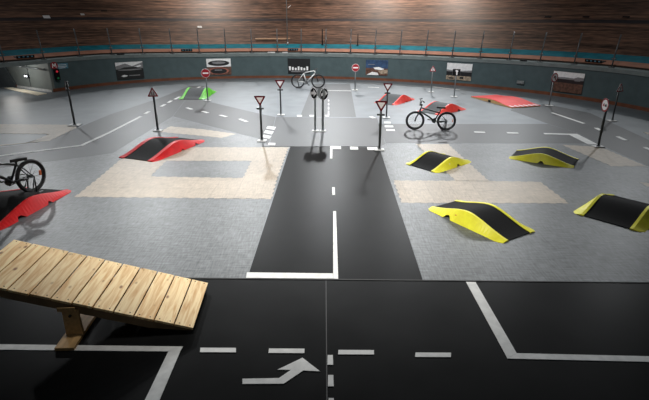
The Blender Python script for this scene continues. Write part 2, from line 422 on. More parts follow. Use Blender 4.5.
# tiles
Lf = [at(173, 116.8), at(262, 140), at(270, 147)]
Lf = [Vector((p.x, p.y, 0)) for p in Lf] + [Vector((-1.25, 12.88, 0)), Vector((-1.203, 5.845, 0)), Vector((-9.5, 5.845, 0))] + [Vector((p.x, p.y, 0)) for p in (at(-60, 177), at(0, 168.3), at(45, 162.3), at(113, 153.3))]
b = MB(); b.prism_xy(Lf, .0005, Z_TILE, M['tile']); o = b.build('tile_field', floor); o['label'] = 'grey tile field left of the central lane'
Rf = [Vector((1.262, 5.845, 0)), Vector((1.262, 12.88, 0)), at(386, 143.4), at(599, 144.2), at(604, 147.3), at(649, 167), at(720, 201), Vector((9.6, 5.845, 0))]
b = MB(); b.prism_xy(Rf, .0005, Z_TILE, M['tile']); o = b.build('tile_field', floor); o['label'] = 'grey tile field right of the central lane'
def beige(px, label):
    pts = [at(*p) for p in px]
    b = MB(); b.prism_xy(toothed(pts), .001, Z_BEI, M['beige']); o = b.build('beige_tiles', floor); o['label'] = label
beige([(139, 147.5), (288.5, 147.4), (283.4, 161), (119, 161)], 'back bar of the beige tile frame in the left field')
beige([(119, 161), (166, 161), (150, 176.7), (101, 176.3)], 'left bar of the beige tile frame in the left field')
beige([(251.5, 161), (283.4, 161), (277, 178.5), (243, 178.3)], 'right bar of the beige tile frame in the left field')
beige([(101, 176.3), (150, 176.7), (243, 178.3), (277, 178.5), (271.5, 199), (75, 197)], 'front bar of the beige tile frame in the left field')
beige([(170, 126.5), (203, 129.5), (236, 134), (222, 138), (160, 132)], 'beige tiles behind the red hump')
beige([(416, 144.2), (448, 144.2), (489, 181.3), (456, 181)], 'beige tile path in the right field')
beige([(393.5, 180.7), (456, 181), (489, 181.3), (540, 182), (569, 203.5), (402, 203)], 'beige tile bar in the right field')
beige([(562, 145), (600, 147), (646, 166.3), (612, 166.5)], 'beige tile strip under the round sign on the right')
beige([(639, 182.5), (649, 183.5), (690, 200), (690, 206)], 'beige tile corner at the right edge')
beige([(-40, 123.6), (73, 125), (77, 127.8), (49, 141), (-40, 150), (-40, 148), (30, 142.5), (50, 134.2), (-40, 133)], 'beige tile wedge at the left edge')
beige([(643, 132.3), (690, 135), (690, 141), (660, 139)], 'beige tiles at the far right edge')

def line(px, w, label=None, name='lane_line', world=False):
    """painted stripe of width w metres along pixel points"""
    pts = [Vector((*p, 0)) for p in px] if world else [at(*p) for p in px]
    l = []; r = []
    for i, p in enumerate(pts):
        dirs = []
        if i: dirs.append((p - pts[i - 1]).normalized())
        if i < len(pts) - 1: dirs.append((pts[i + 1] - p).normalized())
        t = sum(dirs, Vector((0, 0, 0))).normalized(); k = 1 / max(.4, t.dot(dirs[0])); n = Vector((t.y, -t.x, 0)) * w / 2 * k
        l.append(p + n); r.append(p - n)
    b = MB()
    for i in range(len(pts) - 1):
        b.prism_xy([l[i], l[i + 1], r[i + 1], r[i]], .001, Z_LINE, M['white'])
    o = b.build(name, floor)
    if label: o['label'] = label
    return o
def quad(px, name='crosswalk_bar', label=None):
    b = MB(); b.prism_xy([at(*p) for p in px], .001, Z_LINE, M['white']); o = b.build(name, floor)
    if label: o['label'] = label
# foreground
quad([(247, 272.8), (333, 273.8), (333, 279), (246, 278.2)], 'stop_line', 'white stop line across the central lane')
quad([(333.2, 211.5), (336, 211.5), (338.2, 279.2), (333.2, 279)], 'lane_line', 'white centre line of the central lane')
quad([(332.2, 187.5), (334.8, 187.5), (335, 195), (332.3, 195)], 'lane_line')
quad([(-60, 344), (183, 347), (180, 352), (-60, 349.5)], 'lane_line', 'white boundary line at lower left')
quad([(168.5, 351.7), (180.2, 352), (153, 416), (137.5, 416)], 'lane_line')
for (x0, x1, y) in [(200.5, 236, 350.5), (269, 304.5, 351.3), (338.5, 374, 352.7), (415.5, 451, 355.3)]:
    quad([(x0, y - 2.3), (x1, y - 2.1), (x1, y + 2.3), (x0 - .5, y + 2.1)], 'lane_dash')
for (y0, y1, x) in [(355.5, 365.3, 330), (375.5, 386.8, 330.5), (398.6, 412, 331)]:
    quad([(x - 2.4, y0), (x + 2.8, y0), (x + 3.2, y1), (x - 2.6, y1)], 'lane_dash')
quad([(242.5, 379.3), (279, 378.6), (291, 370.3), (277.5, 370.2), (302.5, 358.2), (320, 371.8), (303.3, 371), (283.7, 384.2), (242.5, 384.4)], 'turn_arrow', 'white painted arrow bending to the right')
quad([(466, 282.3), (475.5, 282.5), (516.5, 353.5), (507.5, 359)], 'lane_line')
quad([(516.5, 353.7), (700, 358), (700, 363.5), (507.8, 359)], 'lane_line', 'white boundary line at lower right')
# left roads
line([(0, 156), (81.5, 145.6), (110, 132.5), (141, 116.5)], .11, 'white edge line of the left road')
for a, c in [((145, 113.8), (149, 111.6)), ((161, 106.7), (165, 104.5)), ((168, 102.8), (171.5, 100.8)), ((174.5, 99.5), (180, 96.8)), ((186.7, 107.8), (192, 109.5)), ((202, 111.3), (208, 113)), ((220, 115.2), (226.5, 116.9)), ((239.3, 119), (247, 121.8)), ((196, 88.6), (200, 86.8))]:
    line([a, c], .12, None, 'lane_dash')
for px in [[(268, 126.2), (276, 127.2), (274.3, 130), (266, 128.6)], [(265.5, 130.3), (273.8, 131.7), (271.8, 134.5), (263.7, 133)], [(263.5, 134.8), (271.4, 136.3), (269.2, 138.8), (262.5, 137.3)]]:
    quad(px, 'crosswalk_bar')
quad([(268.5, 143), (275.5, 143.2), (275, 145.3), (268, 145)], 'lane_dash')
# crossing
quad([(330.2, 146.2), (341, 146.4), (341, 149.2), (332.4, 149), (332.3, 158.7), (330, 158.7)], 'lane_line', 'white corner line at the crossing')
quad([(350, 146.8), (357.8, 147), (358.3, 149.8), (350.2, 149.6)], 'lane_dash')
quad([(367, 147.2), (377, 147.4), (378, 150.2), (367.6, 150)], 'lane_dash')
for x0, x1 in [(297, 302), (309.5, 314), (325, 329)]:
    quad([(x0, 115.1), (x1, 115.2), (x1, 116.7), (x0, 116.6)], 'lane_dash')
for y0, y1 in [(111, 115.2), (107, 109.5), (103.3, 105.3), (99.8, 101.5)]:
    quad([(327.9, y0), (329.1, y0), (329.2, y1), (327.9, y1)], 'lane_dash')
line([(327, 90.6), (351, 91)], .09)
line([(370.5, 116.6), (374, 118.2)], .14, None, 'lane_dash')
for x0, x1, y in [(383.8, 390.5, 122.6), (384.5, 393, 126.5), (386, 394.5, 130.2)]:
    quad([(x0, y - .8), (x1, y - .7), (x1 + .5, y + .9), (x0 + .4, y + .8)], 'crosswalk_bar')
# right roads
for a, c in [((474.3, 132.2), (485, 132.5)), ((507, 133), (518.5, 133.3))]: line([a, c], .14, None, 'lane_dash')
line([(544, 133.8), (568, 134.5)], .15)
quad([(567, 133.9), (577, 134), (597.5, 144.4), (588.5, 144.6)], 'stop_line', 'white stop block at the right junction')
line([(552, 112.8), (584, 123.6)], .10)
for a, c in [((596, 128), (600.5, 130.5)), ((617.5, 136.6), (626, 140.5)), ((644.5, 147.4), (652, 150.6))]: line([a, c], .12, None, 'lane_dash')
line([(368, 87.2), (379, 87.7)], .1); line([(433, 87), (460, 90)], .08)
# joints between the floor sheets
def seam(a, c, w=.012):
    b = MB(); d = (c - a).normalized(); n = Vector((d.y, -d.x, 0)) * w / 2
    b.prism_xy([a + n, c + n, c - n, a - n], .001, .0085, M['seam']); b.build('floor_seam', floor)
seam(at(326, 281), at(327, 412)); seam(Vector((-9, 5.843, 0)), Vector((9, 5.843, 0)), .02); seam(at(262, 146.6), at(380, 146.6), .02)

# ------------------------------------------------------------------ wooden seesaw
ux = Vector((-.9976, -.07, 0)); wy = Vector((-.07, .9976, 0))
se = thing('seesaw_ramp', 'pale pine plank seesaw ramp tipped to the right, at lower left', 'seesaw ramp', at(193, 328.5, 0).lerp(at(193, 328.5, .08), 1) * 1)
org = at(193, 328.7, .075); se.location = (org.x, org.y, .008)
se.rotation_euler = (0, 0, math.atan2(wy.y, wy.x) - math.pi / 2)      # local y = plank direction, local -x = along the deck
SL_W, SL_L, TILT = 1.0, 2.50, math.radians(16.6)
NP = 11; pitch_ = SL_L / NP
DT = Matrix.Translation((0, 0, .045)) @ Matrix.Rotation(TILT, 4, 'Y')   # tilts -x upwards
for i in range(NP):
    b = MB(); w = pitch_ - .014 + random.uniform(-.003, .002)
    b.box((0, 0, 0), (w, SL_W + random.uniform(-.012, .012), .03), M['pine'])
    xc = -(i + .5) * pitch_
    p = DT @ Vector((xc, SL_W / 2, .015))
    o = b.build('deck_plank', se, p, (0, TILT, 0), bevel=.003)
    for sx in (-.28, .28):
        for sy in (-.46, .46):
            s_ = MB(); s_.prism_xy(circ(.008, 8), .0145, .0165, M['screw']); s_.build('screw', o, (sx * w, sy * SL_W, 0))
for sy in (.05, SL_W / 2, SL_W - .05):
    b = MB()
    pts = [(-.02, 0), (-.02, -.03), (-.5, -.115), (-SL_L + .45, -.115), (-SL_L + .02, -.08), (-SL_L + .02, 0)]
    b.prism_xz(pts, sy - .022, sy + .022, M['beam'], DT); b.build('side_beam', se)
PX = -1.34
for sy in (.012, SL_W - .012):
    b = MB(); b.prism_xz([(PX - .095, .04), (PX + .095, .04), (PX + .085, .36), (PX - .085, .36)], sy - .02, sy + .02, M['pinefoot']); b.build('post', se)
    b = MB(); b.tube([(PX, sy - .04, .30), (PX, sy + .04, .30)], .016, M['screw']); b.build('bolt', se)
b = MB(); b.box((PX - .02, SL_W / 2 + .02, .02), (.21, 1.52, .04), M['pinefoot']); b.build('foot_plank', se, bevel=.004)
b = MB(); b.box((PX, SL_W / 2, .30), (.06, SL_W - .1, .06), M['beam']); b.build('axle_beam', se)
b = MB(); b.box((PX - .03, -.014, .385), (.19, .012, .05), M['pinefoot']); b.build('cleat', se)

# ------------------------------------------------------------------ plastic hump ramps
def sprof(t, h):
    lin = 1 - (math.sqrt(t * t + .018) - .134) / (math.sqrt(1.018) - .134)
    return h * max(0, .55 * lin + .45 * (.5 + .5 * math.cos(math.pi * t))) + .012
def hump(A, B, C, h, deckm, sidem, label, notches=((-.32, .06),), group='hump ramps on the tile fields', mark=None, lip=.17, rim=.03, L=None, W=None):
    """A->B near long side on the ground, C the far corner beside A"""
    a, c, d = at(*A), at(*B), at(*C)
    e = (c - a); ln = L or e.length; e.normalize(); n = Vector((-e.y, e.x, 0))
    if (d - a).dot(n) < 0: n = -n
    wd = W or (d - a).dot(n)
    ctr = a + e * (c - a).length / 2 + n * wd / 2
    flip = e.x * n.y - e.y * n.x < 0
    root = thing('hump_ramp', label, 'ramp', (ctr.x, ctr.y, .007), math.atan2(e.y, e.x), group)
    K = 28; hw = wd / 2 - lip
    # deck body: closed solid
    b = MB(); vs = []; fs = []
    for i in range(K + 1):
        t = -1 + 2 * i / K; x = t * ln / 2 * .985; z = sprof(t, h)
        vs += [(x, -hw, z), (x, hw, z), (x, hw, 0), (x, -hw, 0)]
    for i in range(K):
        q = 4 * i
        for k in range(4): fs.append((q + k, q + (k + 1) % 4, q + 4 + (k + 1) % 4, q + 4 + k))
    fs += [(0, 1, 2, 3), (4 * K + 3, 4 * K + 2, 4 * K + 1, 4 * K)]
    b.add(vs, fs, deckm); dk = b.build('deck', root)
    for p in dk.data.polygons: p.use_smooth = False
    for sgn in (-1, 1):
        b = MB(); vs = []; fs = []
        for i in range(K + 1):
            t = -1 + 2 * i / K; x = t * ln / 2; z = sprof(t, h) + .012
            near = 1 - max(0, (abs(t) - .9) / .1) * .35
            zb = 0
            for (tn, hwid) in notches:
                if abs(t - tn) < hwid: zb = .055
            yo = hw + lip * near; f = zb / max(z, .06)
            vs += [(x, sgn * (hw - .02), z - .004), (x, sgn * (hw + rim), z), (x, sgn * (yo - (lip - rim) * f), zb), (x, sgn * (hw - .02), zb)]
        for i in range(K):
            q = 4 * i
            for k in range(4): fs.append((q + k, q + (k + 1) % 4, q + 4 + (k + 1) % 4, q + 4 + k))
        fs += [(0, 1, 2, 3), (4 * K + 3, 4 * K + 2, 4 * K + 1, 4 * K)]
        b.add(vs, fs, sidem); sk = b.build('side_skirt', root)
        if mark and sgn == (1 if flip else -1):
            s_ = MB(); s_.prism_xz(circ(.022, 10), -.006, .004, mark); s_.build('sticker', sk, (mark_t * ln / 2, sgn * (hw + lip * .55), sprof(mark_t, h) * .5))
    return root
mark_t = -.22
hump((426, 209.5), (500.5, 244.5), (455.5, 197.5), .20, M['grip'], M['yellow'], 'largest yellow-edged black hump ramp, in the middle of the right tile field', ((-.36, .07),), mark=M['reflector'])
hump((437.5, 173.8), (473, 162.3), (406, 163.2), .20, M['grip'], M['yellow'], 'yellow-edged black hump ramp nearest the central lane, below the black bicycle', ((.18, .06),), mark=M['swhite'])
hump((508, 159), (573, 169), (508, 149.5), .19, M['grip'], M['yellow'], 'yellow-edged black hump ramp at the back of the right tile field', ((.02, .06),), W=1.05)
hump((640, 237), (674, 207.5), (571, 213), .19, M['grip'], M['yellow'], 'yellow-edged black hump ramp cut by the right edge of the photo', ((.3, .06),), lip=.2, L=1.55)
hump((155.5, 162.6), (207, 141), (123, 155.3), .23, M['grip'], M['red'], 'red-edged black hump ramp in front of the children warning sign, left field', ((.02, .05), (.55, .05)), lip=.22, rim=.09)
hump((74, 191), (0, 232), (21, 188.3), .21, M['grip'], M['red'], 'dark red hump ramp at the left edge under the black bicycle', ((-.30, .05), (.45, .05)), W=1.25)
hump((396, 105.6), (416, 99.3), (376, 102), .26, M['greydeck'], M['coral'], 'faded red hump ramp with grey deck behind the two give-way signs', ((.0, .05), (.5, .05)), 'hump ramps at the far side')
hump((439, 115.5), (467.5, 109.5), (420, 110.5), .27, M['greydeck'], M['coral'], 'faded red hump ramp with grey deck behind the black bicycle', ((.4, .05),), 'hump ramps at the far side')
hump((204.5, 99.6), (217.5, 91.3), (178.5, 98.8), .30, M['greydeck'], M['green'], 'green-edged grey hump ramp behind the no-entry sign at the left', ((.15, .05),), 'hump ramps at the far side', lip=.22, rim=.08)
# wide red wooden ramp
a, c, d = at(471, 97.2), at(512, 108.4), at(535.5, 105.2)
e = (c - a).normalized(); n = Vector((-e.y, e.x, 0)); ln = (c - a).length; wd = abs((d - c).dot(n))
if (d - c).dot(n) < 0: n = -n
root = thing('wide_ramp', 'low wide red ramp with a wooden edge and white stripes at its right end', 'ramp', tuple((a + e * ln / 2 + n * wd / 2)), math.atan2(e.y, e.x))
K = 20; vs = []; fs = []
def wp(t): return .03 + .10 * (.5 + .5 * math.cos(math.pi * t))
top = MB(); body = MB()
poly = [(-ln / 2, 0)] + [(t * ln / 2, wp(t)) for t in [-1 + 2 * i / K for i in range(K + 1)]] + [(ln / 2, 0)]
body.prism_xz(poly, -wd / 2, wd / 2, M['pinefoot']); body.build('wooden_body', root)
for i in range(K):
    t0, t1 = -1 + 2 * i / K, -1 + 2 * (i + 1) / K
    x0, x1, z0, z1 = t0 * ln / 2, t1 * ln / 2, wp(t0) + .001, wp(t1) + .001
    top.add([(x0, -wd / 2, z0), (x1, -wd / 2, z1), (x1, wd / 2, z1), (x0, wd / 2, z0), (x0, -wd / 2, z0 + .012), (x1, -wd / 2, z1 + .012), (x1, wd / 2, z1 + .012), (x0, wd / 2, z0 + .012)],
            [(0, 1, 2, 3), (4, 5, 6, 7), (0, 1, 5, 4), (1, 2, 6, 5), (2, 3, 7, 6), (3, 0, 4, 7)], M['redsheet'])
top.build('red_top', root)
for k in range(6):
    y0 = -wd / 2 + wd * (k + .15) / 6; y1 = -wd / 2 + wd * (k + .75) / 6
    b = MB(); b.add([(ln * .40, y0, wp(.80) + .016), (ln * .495, y0, wp(.99) + .016), (ln * .495, y1, wp(.99) + .016), (ln * .40, (y0 + y1) / 2, wp(.80) + .016)], [(0, 1, 2, 3)], M['swhite']); b.build('white_stripe', root)
b = MB(); b.box((-ln * .02, -wd / 2 - .01, .05), (.14, .03, .07), M['sblack']); b.build('handle_slot', root)

# ------------------------------------------------------------------ bicycles
def wheel(root, x, R, r, spoke_n=14, name='wheel'):
    w = MB(); w.tube([(x + (R - r) * math.cos(2 * math.pi * i / 36), 0, R + (R - r) * math.sin(2 * math.pi * i / 36)) for i in range(36)], r, M['tyre'], 8, closed=True)
    o = w.build(name, root)
    b = MB(); b.tube([(x + (R - 2 * r - .006) * math.cos(2 * math.pi * i / 36), 0, R + (R - 2 * r - .006) * math.sin(2 * math.pi * i / 36)) for i in range(36)], .011, M['bikeblack'], 6, closed=True); b.build('rim', o)
    b = MB()
    for i in range(spoke_n):
        q = 2 * math.pi * i / spoke_n; s = .025 if i % 2 else -.025
        b.tube([(x + .02 * math.cos(q), s, R + .02 * math.sin(q)), (x + (R - 2 * r) * math.cos(q + .15), 0, R + (R - 2 * r) * math.sin(q + .15))], .0028, M['steel'], 4)
    b.build('spokes', o)
    b = MB(); b.tube([(x, -.055, R), (x, .055, R)], .022, M['steel'], 10); b.build('hub', o)
    return o
def arc_pts(cx, cz, r, a0, a1, n, y=0): return [(cx + r * math.cos(a0 + (a1 - a0) * i / n), y, cz + r * math.sin(a0 + (a1 - a0) * i / n)) for i in range(n + 1)]
def bmx(label, loc, rz, scale=1, drop=0):
    """local: rear hub above the origin, x forward"""
    t = thing('bicycle', label, 'bicycle', loc, rz, 'black bicycles on rear wheel stands')
    R, wb = .295, .97; t.scale = (scale,) * 3
    rw = wheel(t, 0, R, .028); wheel(t, wb, R, .028)
    b = MB(); b.box((-.19, 0, R + .02), (.03, .025, .085), M['reflector']); b.build('reflector', rw)
    bb = (.38, 0, .29); head = (wb - .16, 0, .70); headlo = (wb - .125, 0, .59); seat = (.24, 0, .55)
    b = MB(); m = M['bikeblack']
    b.tube([headlo, (.55, 0, .42), bb], .026, m); b.tube([head, seat], .020, m); b.tube([bb, seat, (.225, 0, .60)], .019, m); b.tube([head, headlo], .027, m)
    for s in (-1, 1):
        b.tube([bb, (.18, s * .05, .28), (0, s * .06, R)], .011, m, 6); b.tube([seat, (.14, s * .05, .45), (0, s * .06, R)], .010, m, 6)
    b.tube([(bb[0], -.05, bb[2]), (bb[0], .05, bb[2])], .03, m)
    b.build('frame', t)
    b = MB()
    for s in (-1, 1): b.tube([(wb - .125, s * .045, .575), (wb - .03, s * .055, .40), (wb, s * .06, R)], .014, m, 6)
    b.tube([(wb - .125, -.055, .58), (wb - .125, .055, .58)], .02, m); b.tube([(wb - .16, 0, .70), (wb - .175, 0, .78)], .018, m)
    b.build('fork', t)
    b = MB(); b.box((wb - .15, 0, .79), (.09, .05, .045), m)
    b.tube([(wb - .20, -.33, .93), (wb - .15, -.18, .95), (wb - .12, -.09, .80), (wb - .12, .09, .80), (wb - .15, .18, .95), (wb - .20, .33, .93)], .012, m, 6)
    b.tube([(wb - .14, -.13, .87), (wb - .14, .13, .87)], .009, m, 6)
    hb = b.build('handlebar', t)
    for s in (-1, 1):
        g = MB(); g.tube([(wb - .185, s * .22, .94), (wb - .205, s * .35, .927)], .018, M['tyre'], 8); g.build('grip', hb)
        g = MB(); g.tube([(wb - .15, s * .2, .94), (wb - .10, s * .24, .92), (wb - .10, s * .32, .91)], .006, M['steel'], 5); g.build('brake_lever', hb)
    b = MB(); b.tube([(.225, 0, .59), (.20, 0, .695 - drop)], .014, M['steel']); b.build('seat_post', t)
    b = MB(); sp = [(.07, .075), (.10, .08), (.16, .06), (.24, .028), (.32, .018), (.335, .01)]
    poly = [(x, -w) for x, w in sp] + [(x, w) for x, w in sp[::-1]]
    b.prism_xy(poly, .69 - drop, .74 - drop, M['tyre']); b.build('saddle', t, bevel=.012)
    b = MB(); b.prism_xz(circ(.072, 20, bb[0], bb[2]), -.062, -.054, M['bikeblack']); ck = b.build('crankset', t)
    for s, dx in ((-1, 1), (1, -1)):
        g = MB(); g.tube([(bb[0], s * .07, bb[2]), (bb[0] + dx * .15, s * .075, bb[2] + .02)], .012, M['bikeblack'], 6); g.build('crank_arm', ck)
        g = MB(); g.box((bb[0] + dx * .15, s * .125, bb[2] + .02), (.09, .085, .022), M['tyre']); g.build('pedal', ck)
    b = MB(); b.tube([(bb[0], -.058, bb[2] + .08), (0, -.058, R + .035), (-.03, -.058, R), (0, -.058, R - .035), (bb[0], -.058, bb[2] - .08)], .007, M['tyre'], 5); b.build('chain', t)
    b = MB()
    for s in (-1, 1):
        b.tube([(0, s * .075, R), (.02, s * .10, .03)], .012, M['bikeblack'], 6); b.tube([(0, s * .075, R), (.10, s * .10, .03), (.16, s * .10, .012)], .010, M['bikeblack'], 6)
        b.tube([(-.10, s * .10, .012), (.16, s * .10, .012)], .011, M['steel'], 6)
    b.tube([(.02, -.10, .012), (.02, .10, .012)], .011, M['steel'], 6)
    b.tube([(0, -.08, R), (0, .08, R)], .014, M['steel'], 6); b.build('rear_stand', t)
    return t
f_, r_ = at(412.8, 129.8, 0), at(445.6, 130.5, 0)
d = f_ - r_
bmx('black bicycle parked in the middle of the right-hand road, facing left', (r_.x, r_.y, .004), math.atan2(d.y, d.x))
q = at(34, 192, .03)
bmx('black bicycle at the left photo edge, its rear wheel by the dark red ramp', (q.x + .06, q.y - .10, .06), math.radians(253), 1.17, .09).rotation_euler.y = math.radians(-4)
def road_bike(loc, rz):
    t = thing('bicycle', 'silver white bicycle with black wheels standing by the far wall under a dark poster', 'bicycle', loc, rz)
    R, wb = .335, .98
    wheel(t, 0, R, .025, 18); wheel(t, wb, R, .025, 18)
    bb = (.42, 0, .28); seat = (.28, 0, .70); head = (wb - .17, 0, .83); hlo = (wb - .14, 0, .72)
    b = MB(); m = M['bikewhite']
    b.tube([seat, (.55, 0, .785), head], .021, m); b.tube([hlo, bb], .026, m); b.tube([bb, seat], .022, m); b.tube([head, hlo], .03, m)
    for s in (-1, 1):
        b.tube([seat, (0, s * .06, R)], .016, m, 6); b.tube([bb, (0, s * .06, R)], .015, m, 6)
    b.build('frame', t)
    b = MB()
    for s in (-1, 1): b.tube([(wb - .14, s * .05, .71), (wb, s * .06, R)], .018, M['bikeblack'], 6)
    b.tube([(wb - .14, -.06, .715), (wb - .14, .06, .715)], .022, M['bikeblack']); b.build('fork', t)
    b = MB(); b.tube([head, (wb - .18, 0, .89), (wb - .10, 0, .90)], .02, M['bikeblack'])
    b.tube([(wb - .06, -.29, .90), (wb - .10, -.08, .91), (wb - .10, .08, .91), (wb - .06, .29, .90)], .016, M['bikeblack'], 6)
    hb = b.build('handlebar', t)
    for s in (-1, 1):
        g = MB(); g.tube([(wb - .075, s * .2, .905), (wb - .06, s * .30, .90)], .022, M['tyre']); g.build('grip', hb)
    b = MB(); b.tube([seat, (.25, 0, .78)], .014, M['bikeblack']); b.build('seat_post', t)
    b = MB(); sp = [(.13, .06), (.2, .055), (.3, .02), (.38, .014)]; poly = [(x, -w) for x, w in sp] + [(x, w) for x, w in sp[::-1]]
    b.prism_xy(poly, .78, .81, M['tyre']); b.build('saddle', t, bevel=.008)
    b = MB(); b.prism_xz(circ(.08, 20, bb[0], bb[2]), -.066, -.06, M['steel']); ck = b.build('crankset', t)
    for s, dx in ((-1, 1), (1, -1)):
        g = MB(); g.tube([(bb[0], s * .07, bb[2]), (bb[0] + dx * .12, s * .08, bb[2] - .11)], .012, M['bikeblack'], 6); g.build('crank_arm', ck)
        g = MB(); g.box((bb[0] + dx * .12, s * .125, bb[2] - .11), (.09, .08, .02), M['tyre']); g.build('pedal', ck)
    b = MB(); b.tube([(bb[0], -.063, bb[2] + .075), (0, -.063, R + .04), (-.03, -.063, R), (.03, -.063, R - .14), (bb[0], -.063, bb[2] - .075)], .007, M['tyre'], 5); b.build('chain', t)
    b = MB()
    for s in (-1, 1):
        b.tube([(0, s * .075, R), (.05, s * .11, .012)], .012, M['bikeblack'], 6); b.tube([(-.10, s * .11, .012), (.16, s * .11, .012)], .011, M['steel'], 6)
    b.tube([(.05, -.11, .012), (.05, .11, .012)], .011, M['steel'], 6)
    b.tube([(0, -.085, R), (0, .085, R)], .014, M['steel'], 6); b.build('rear_stand', t)
r_, f_ = at(298.1, 88.2), at(317.6, 88.4); d = f_ - r_
road_bike((r_.x, r_.y, .004), math.atan2(d.y, d.x))

# ------------------------------------------------------------------ road signs on stands
def rtri(s, inv=False, k=1.0, cz=0, rd=.02):
    """rounded triangle, side s"""
    R = s / math.sqrt(3) * k; out = []
    for i in range(3):
        a = math.pi / 2 + i * 2 * math.pi / 3 + (math.pi if inv else 0)
        c = ((R - 2 * rd) * math.cos(a), (R - 2 * rd) * math.sin(a))
        for j in range(5):
            q = a - math.pi / 3 + j * math.pi / 6
            out.append((c[0] + rd * math.cos(q), cz + c[1] + rd * math.sin(q)))
    return out
def board(root, kind, zc, yaw, pr, size=.34, tilt=0, y=None, back=False, zrot=0):
    """sign panel: back plate with its printed layers as sub-parts"""
    bd = MB(); T = Matrix.Rotation(zrot, 4, 'Y')
    lay = lambda poly, k, m, nm: (lambda b: (b.prism_xz(poly, -.006 - .003 * k, -.006 - .003 * (k - 1) - .0002, m, T), b.build(nm, o)))(MB())
    if kind in ('yield', 'warn_children', 'warn_walk', 'warn_plain'): shape = rtri(size, kind == 'yield')
    elif kind == 'square': shape = [(-size / 2, -size / 2 * .9), (size / 2, -size / 2 * .9), (size / 2, size / 2 * .9), (-size / 2, size / 2 * .9)]
    else: shape = circ(size / 2, 32)
    bd.prism_xz(shape, -.006, .006, M['signback'], T)
    o = bd.build('sign_board', root, (0, 0, zc), (tilt, 0, yaw))
    o.matrix_basis = Matrix.Translation((0, 0, zc)) @ Matrix.Rotation(yaw, 4, 'Z') @ Matrix.Translation((0, -(pr + .012), 0)) @ Matrix.Rotation(tilt, 4, 'X')
    if back: return o
    if kind == 'yield':
        lay(rtri(size, True, .985), 1, M['sshade'], 'border'); lay(rtri(size, True, .66, 0, .012), 1.5, M['sred'], 'inner_rim'); lay(rtri(size, True, .56, 0, .012), 2, M['swhite'], 'face')
    elif kind.startswith('warn'):
        lay(rtri(size, False, .985), 1, M['sred'], 'border'); lay(rtri(size, False, .64, 0, .012), 2, M['swhite'], 'face')
        if kind == 'warn_children':
            for (cx, s) in ((-.028, 1), (.03, .85)):
                lay([(cx - .012 * s, -.055), (cx - .022 * s, -.05), (cx - .008, -.015), (cx - .014 * s, .02 * s), (cx + .014 * s, .02 * s), (cx + .01, -.01), (cx + .024 * s, -.05), (cx + .012 * s, -.055), (cx, -.025)], 3, M['sblack'], 'symbol')
                lay(circ(.012 * s, 10, cx, .036 * s), 3, M['sblack'], 'symbol')
        elif kind == 'warn_walk':
            lay([(-.03, -.058), (-.018, -.058), (0, -.02), (.022, -.058), (.034, -.058), (.012, -.005), (.014, .025), (.03, .008), (.034, .018), (.012, .042), (-.01, .04), (-.03, .012), (-.022, .006), (-.008, .02), (-.008, -.01)], 3, M['sblack'], 'symbol')
            lay(circ(.011, 10, .002, .056), 3, M['sblack'], 'symbol')
        else:
            lay([(-.01, -.045), (.01, -.045), (.014, .06), (-.014, .06)], 3, M['sblack'], 'symbol')
    elif kind == 'no_entry':
        lay(circ(size / 2 * .985, 32), 1, M['swhite'], 'border'); lay(circ(size / 2 * .93, 32), 2, M['sred'], 'face')
        lay([(-.115, -.028), (.115, -.028), (.115, .028), (-.115, .028)], 3, M['swhite'], 'symbol')
    elif kind == 'arrow':
        lay(circ(size / 2 * .985, 32), 1, M['swhite'], 'border'); lay(circ(size / 2 * .94, 32), 2, M['sblack'], 'face')
        lay([(-.135, -.05), (.0, -.03), (.0, -.10), (.145, .01), (.0, .12), (.0, .055), (-.125, .03)], 3, M['swhite'], 'symbol')
    elif kind == 'no_turn':
        lay(circ(size / 2 * .985, 32), 1, M['sred'], 'border'); lay(circ(size / 2 * .74, 32), 2, M['swhite'], 'face')
        lay([(.03, -.08), (.06, -.08), (.06, .03), (.03, .075), (-.03, .075), (-.06, .03), (-.085, .03), (-.045, -.03), (-.005, .03), (-.03, .03), (-.015, .045), (.015, .045), (.03, .02)], 3, M['sblack'], 'symbol')
        lay([(-.10, .085), (-.085, .10), (.10, -.085), (.085, -.10)], 4, M['sred'], 'slash')
    elif kind == 'no_pass':
        lay(circ(size / 2 * .985, 32), 1, M['sred'], 'border'); lay(circ(size / 2 * .76, 32), 2, M['swhite'], 'face')
        for cx, m in ((-.05, M['sred']), (.05, M['sblack'])):
            lay([(cx - .04, -.04), (cx + .04, -.04), (cx + .04, 0), (cx + .025, .005), (cx + .018, .035), (cx - .018, .035), (cx - .025, .005), (cx - .04, 0)], 3, m, 'symbol')
    elif kind == 'square':
        lay([(x * .97, z * .97) for x, z in shape], 1, M['sblack'], 'face')
        lay([(.0, -.11), (.05, -.11), (.05, .03), (.085, .05), (.05, .09), (-.02, .11), (-.055, .06), (-.01, .03)], 2, M['swhite'], 'symbol')
    return o
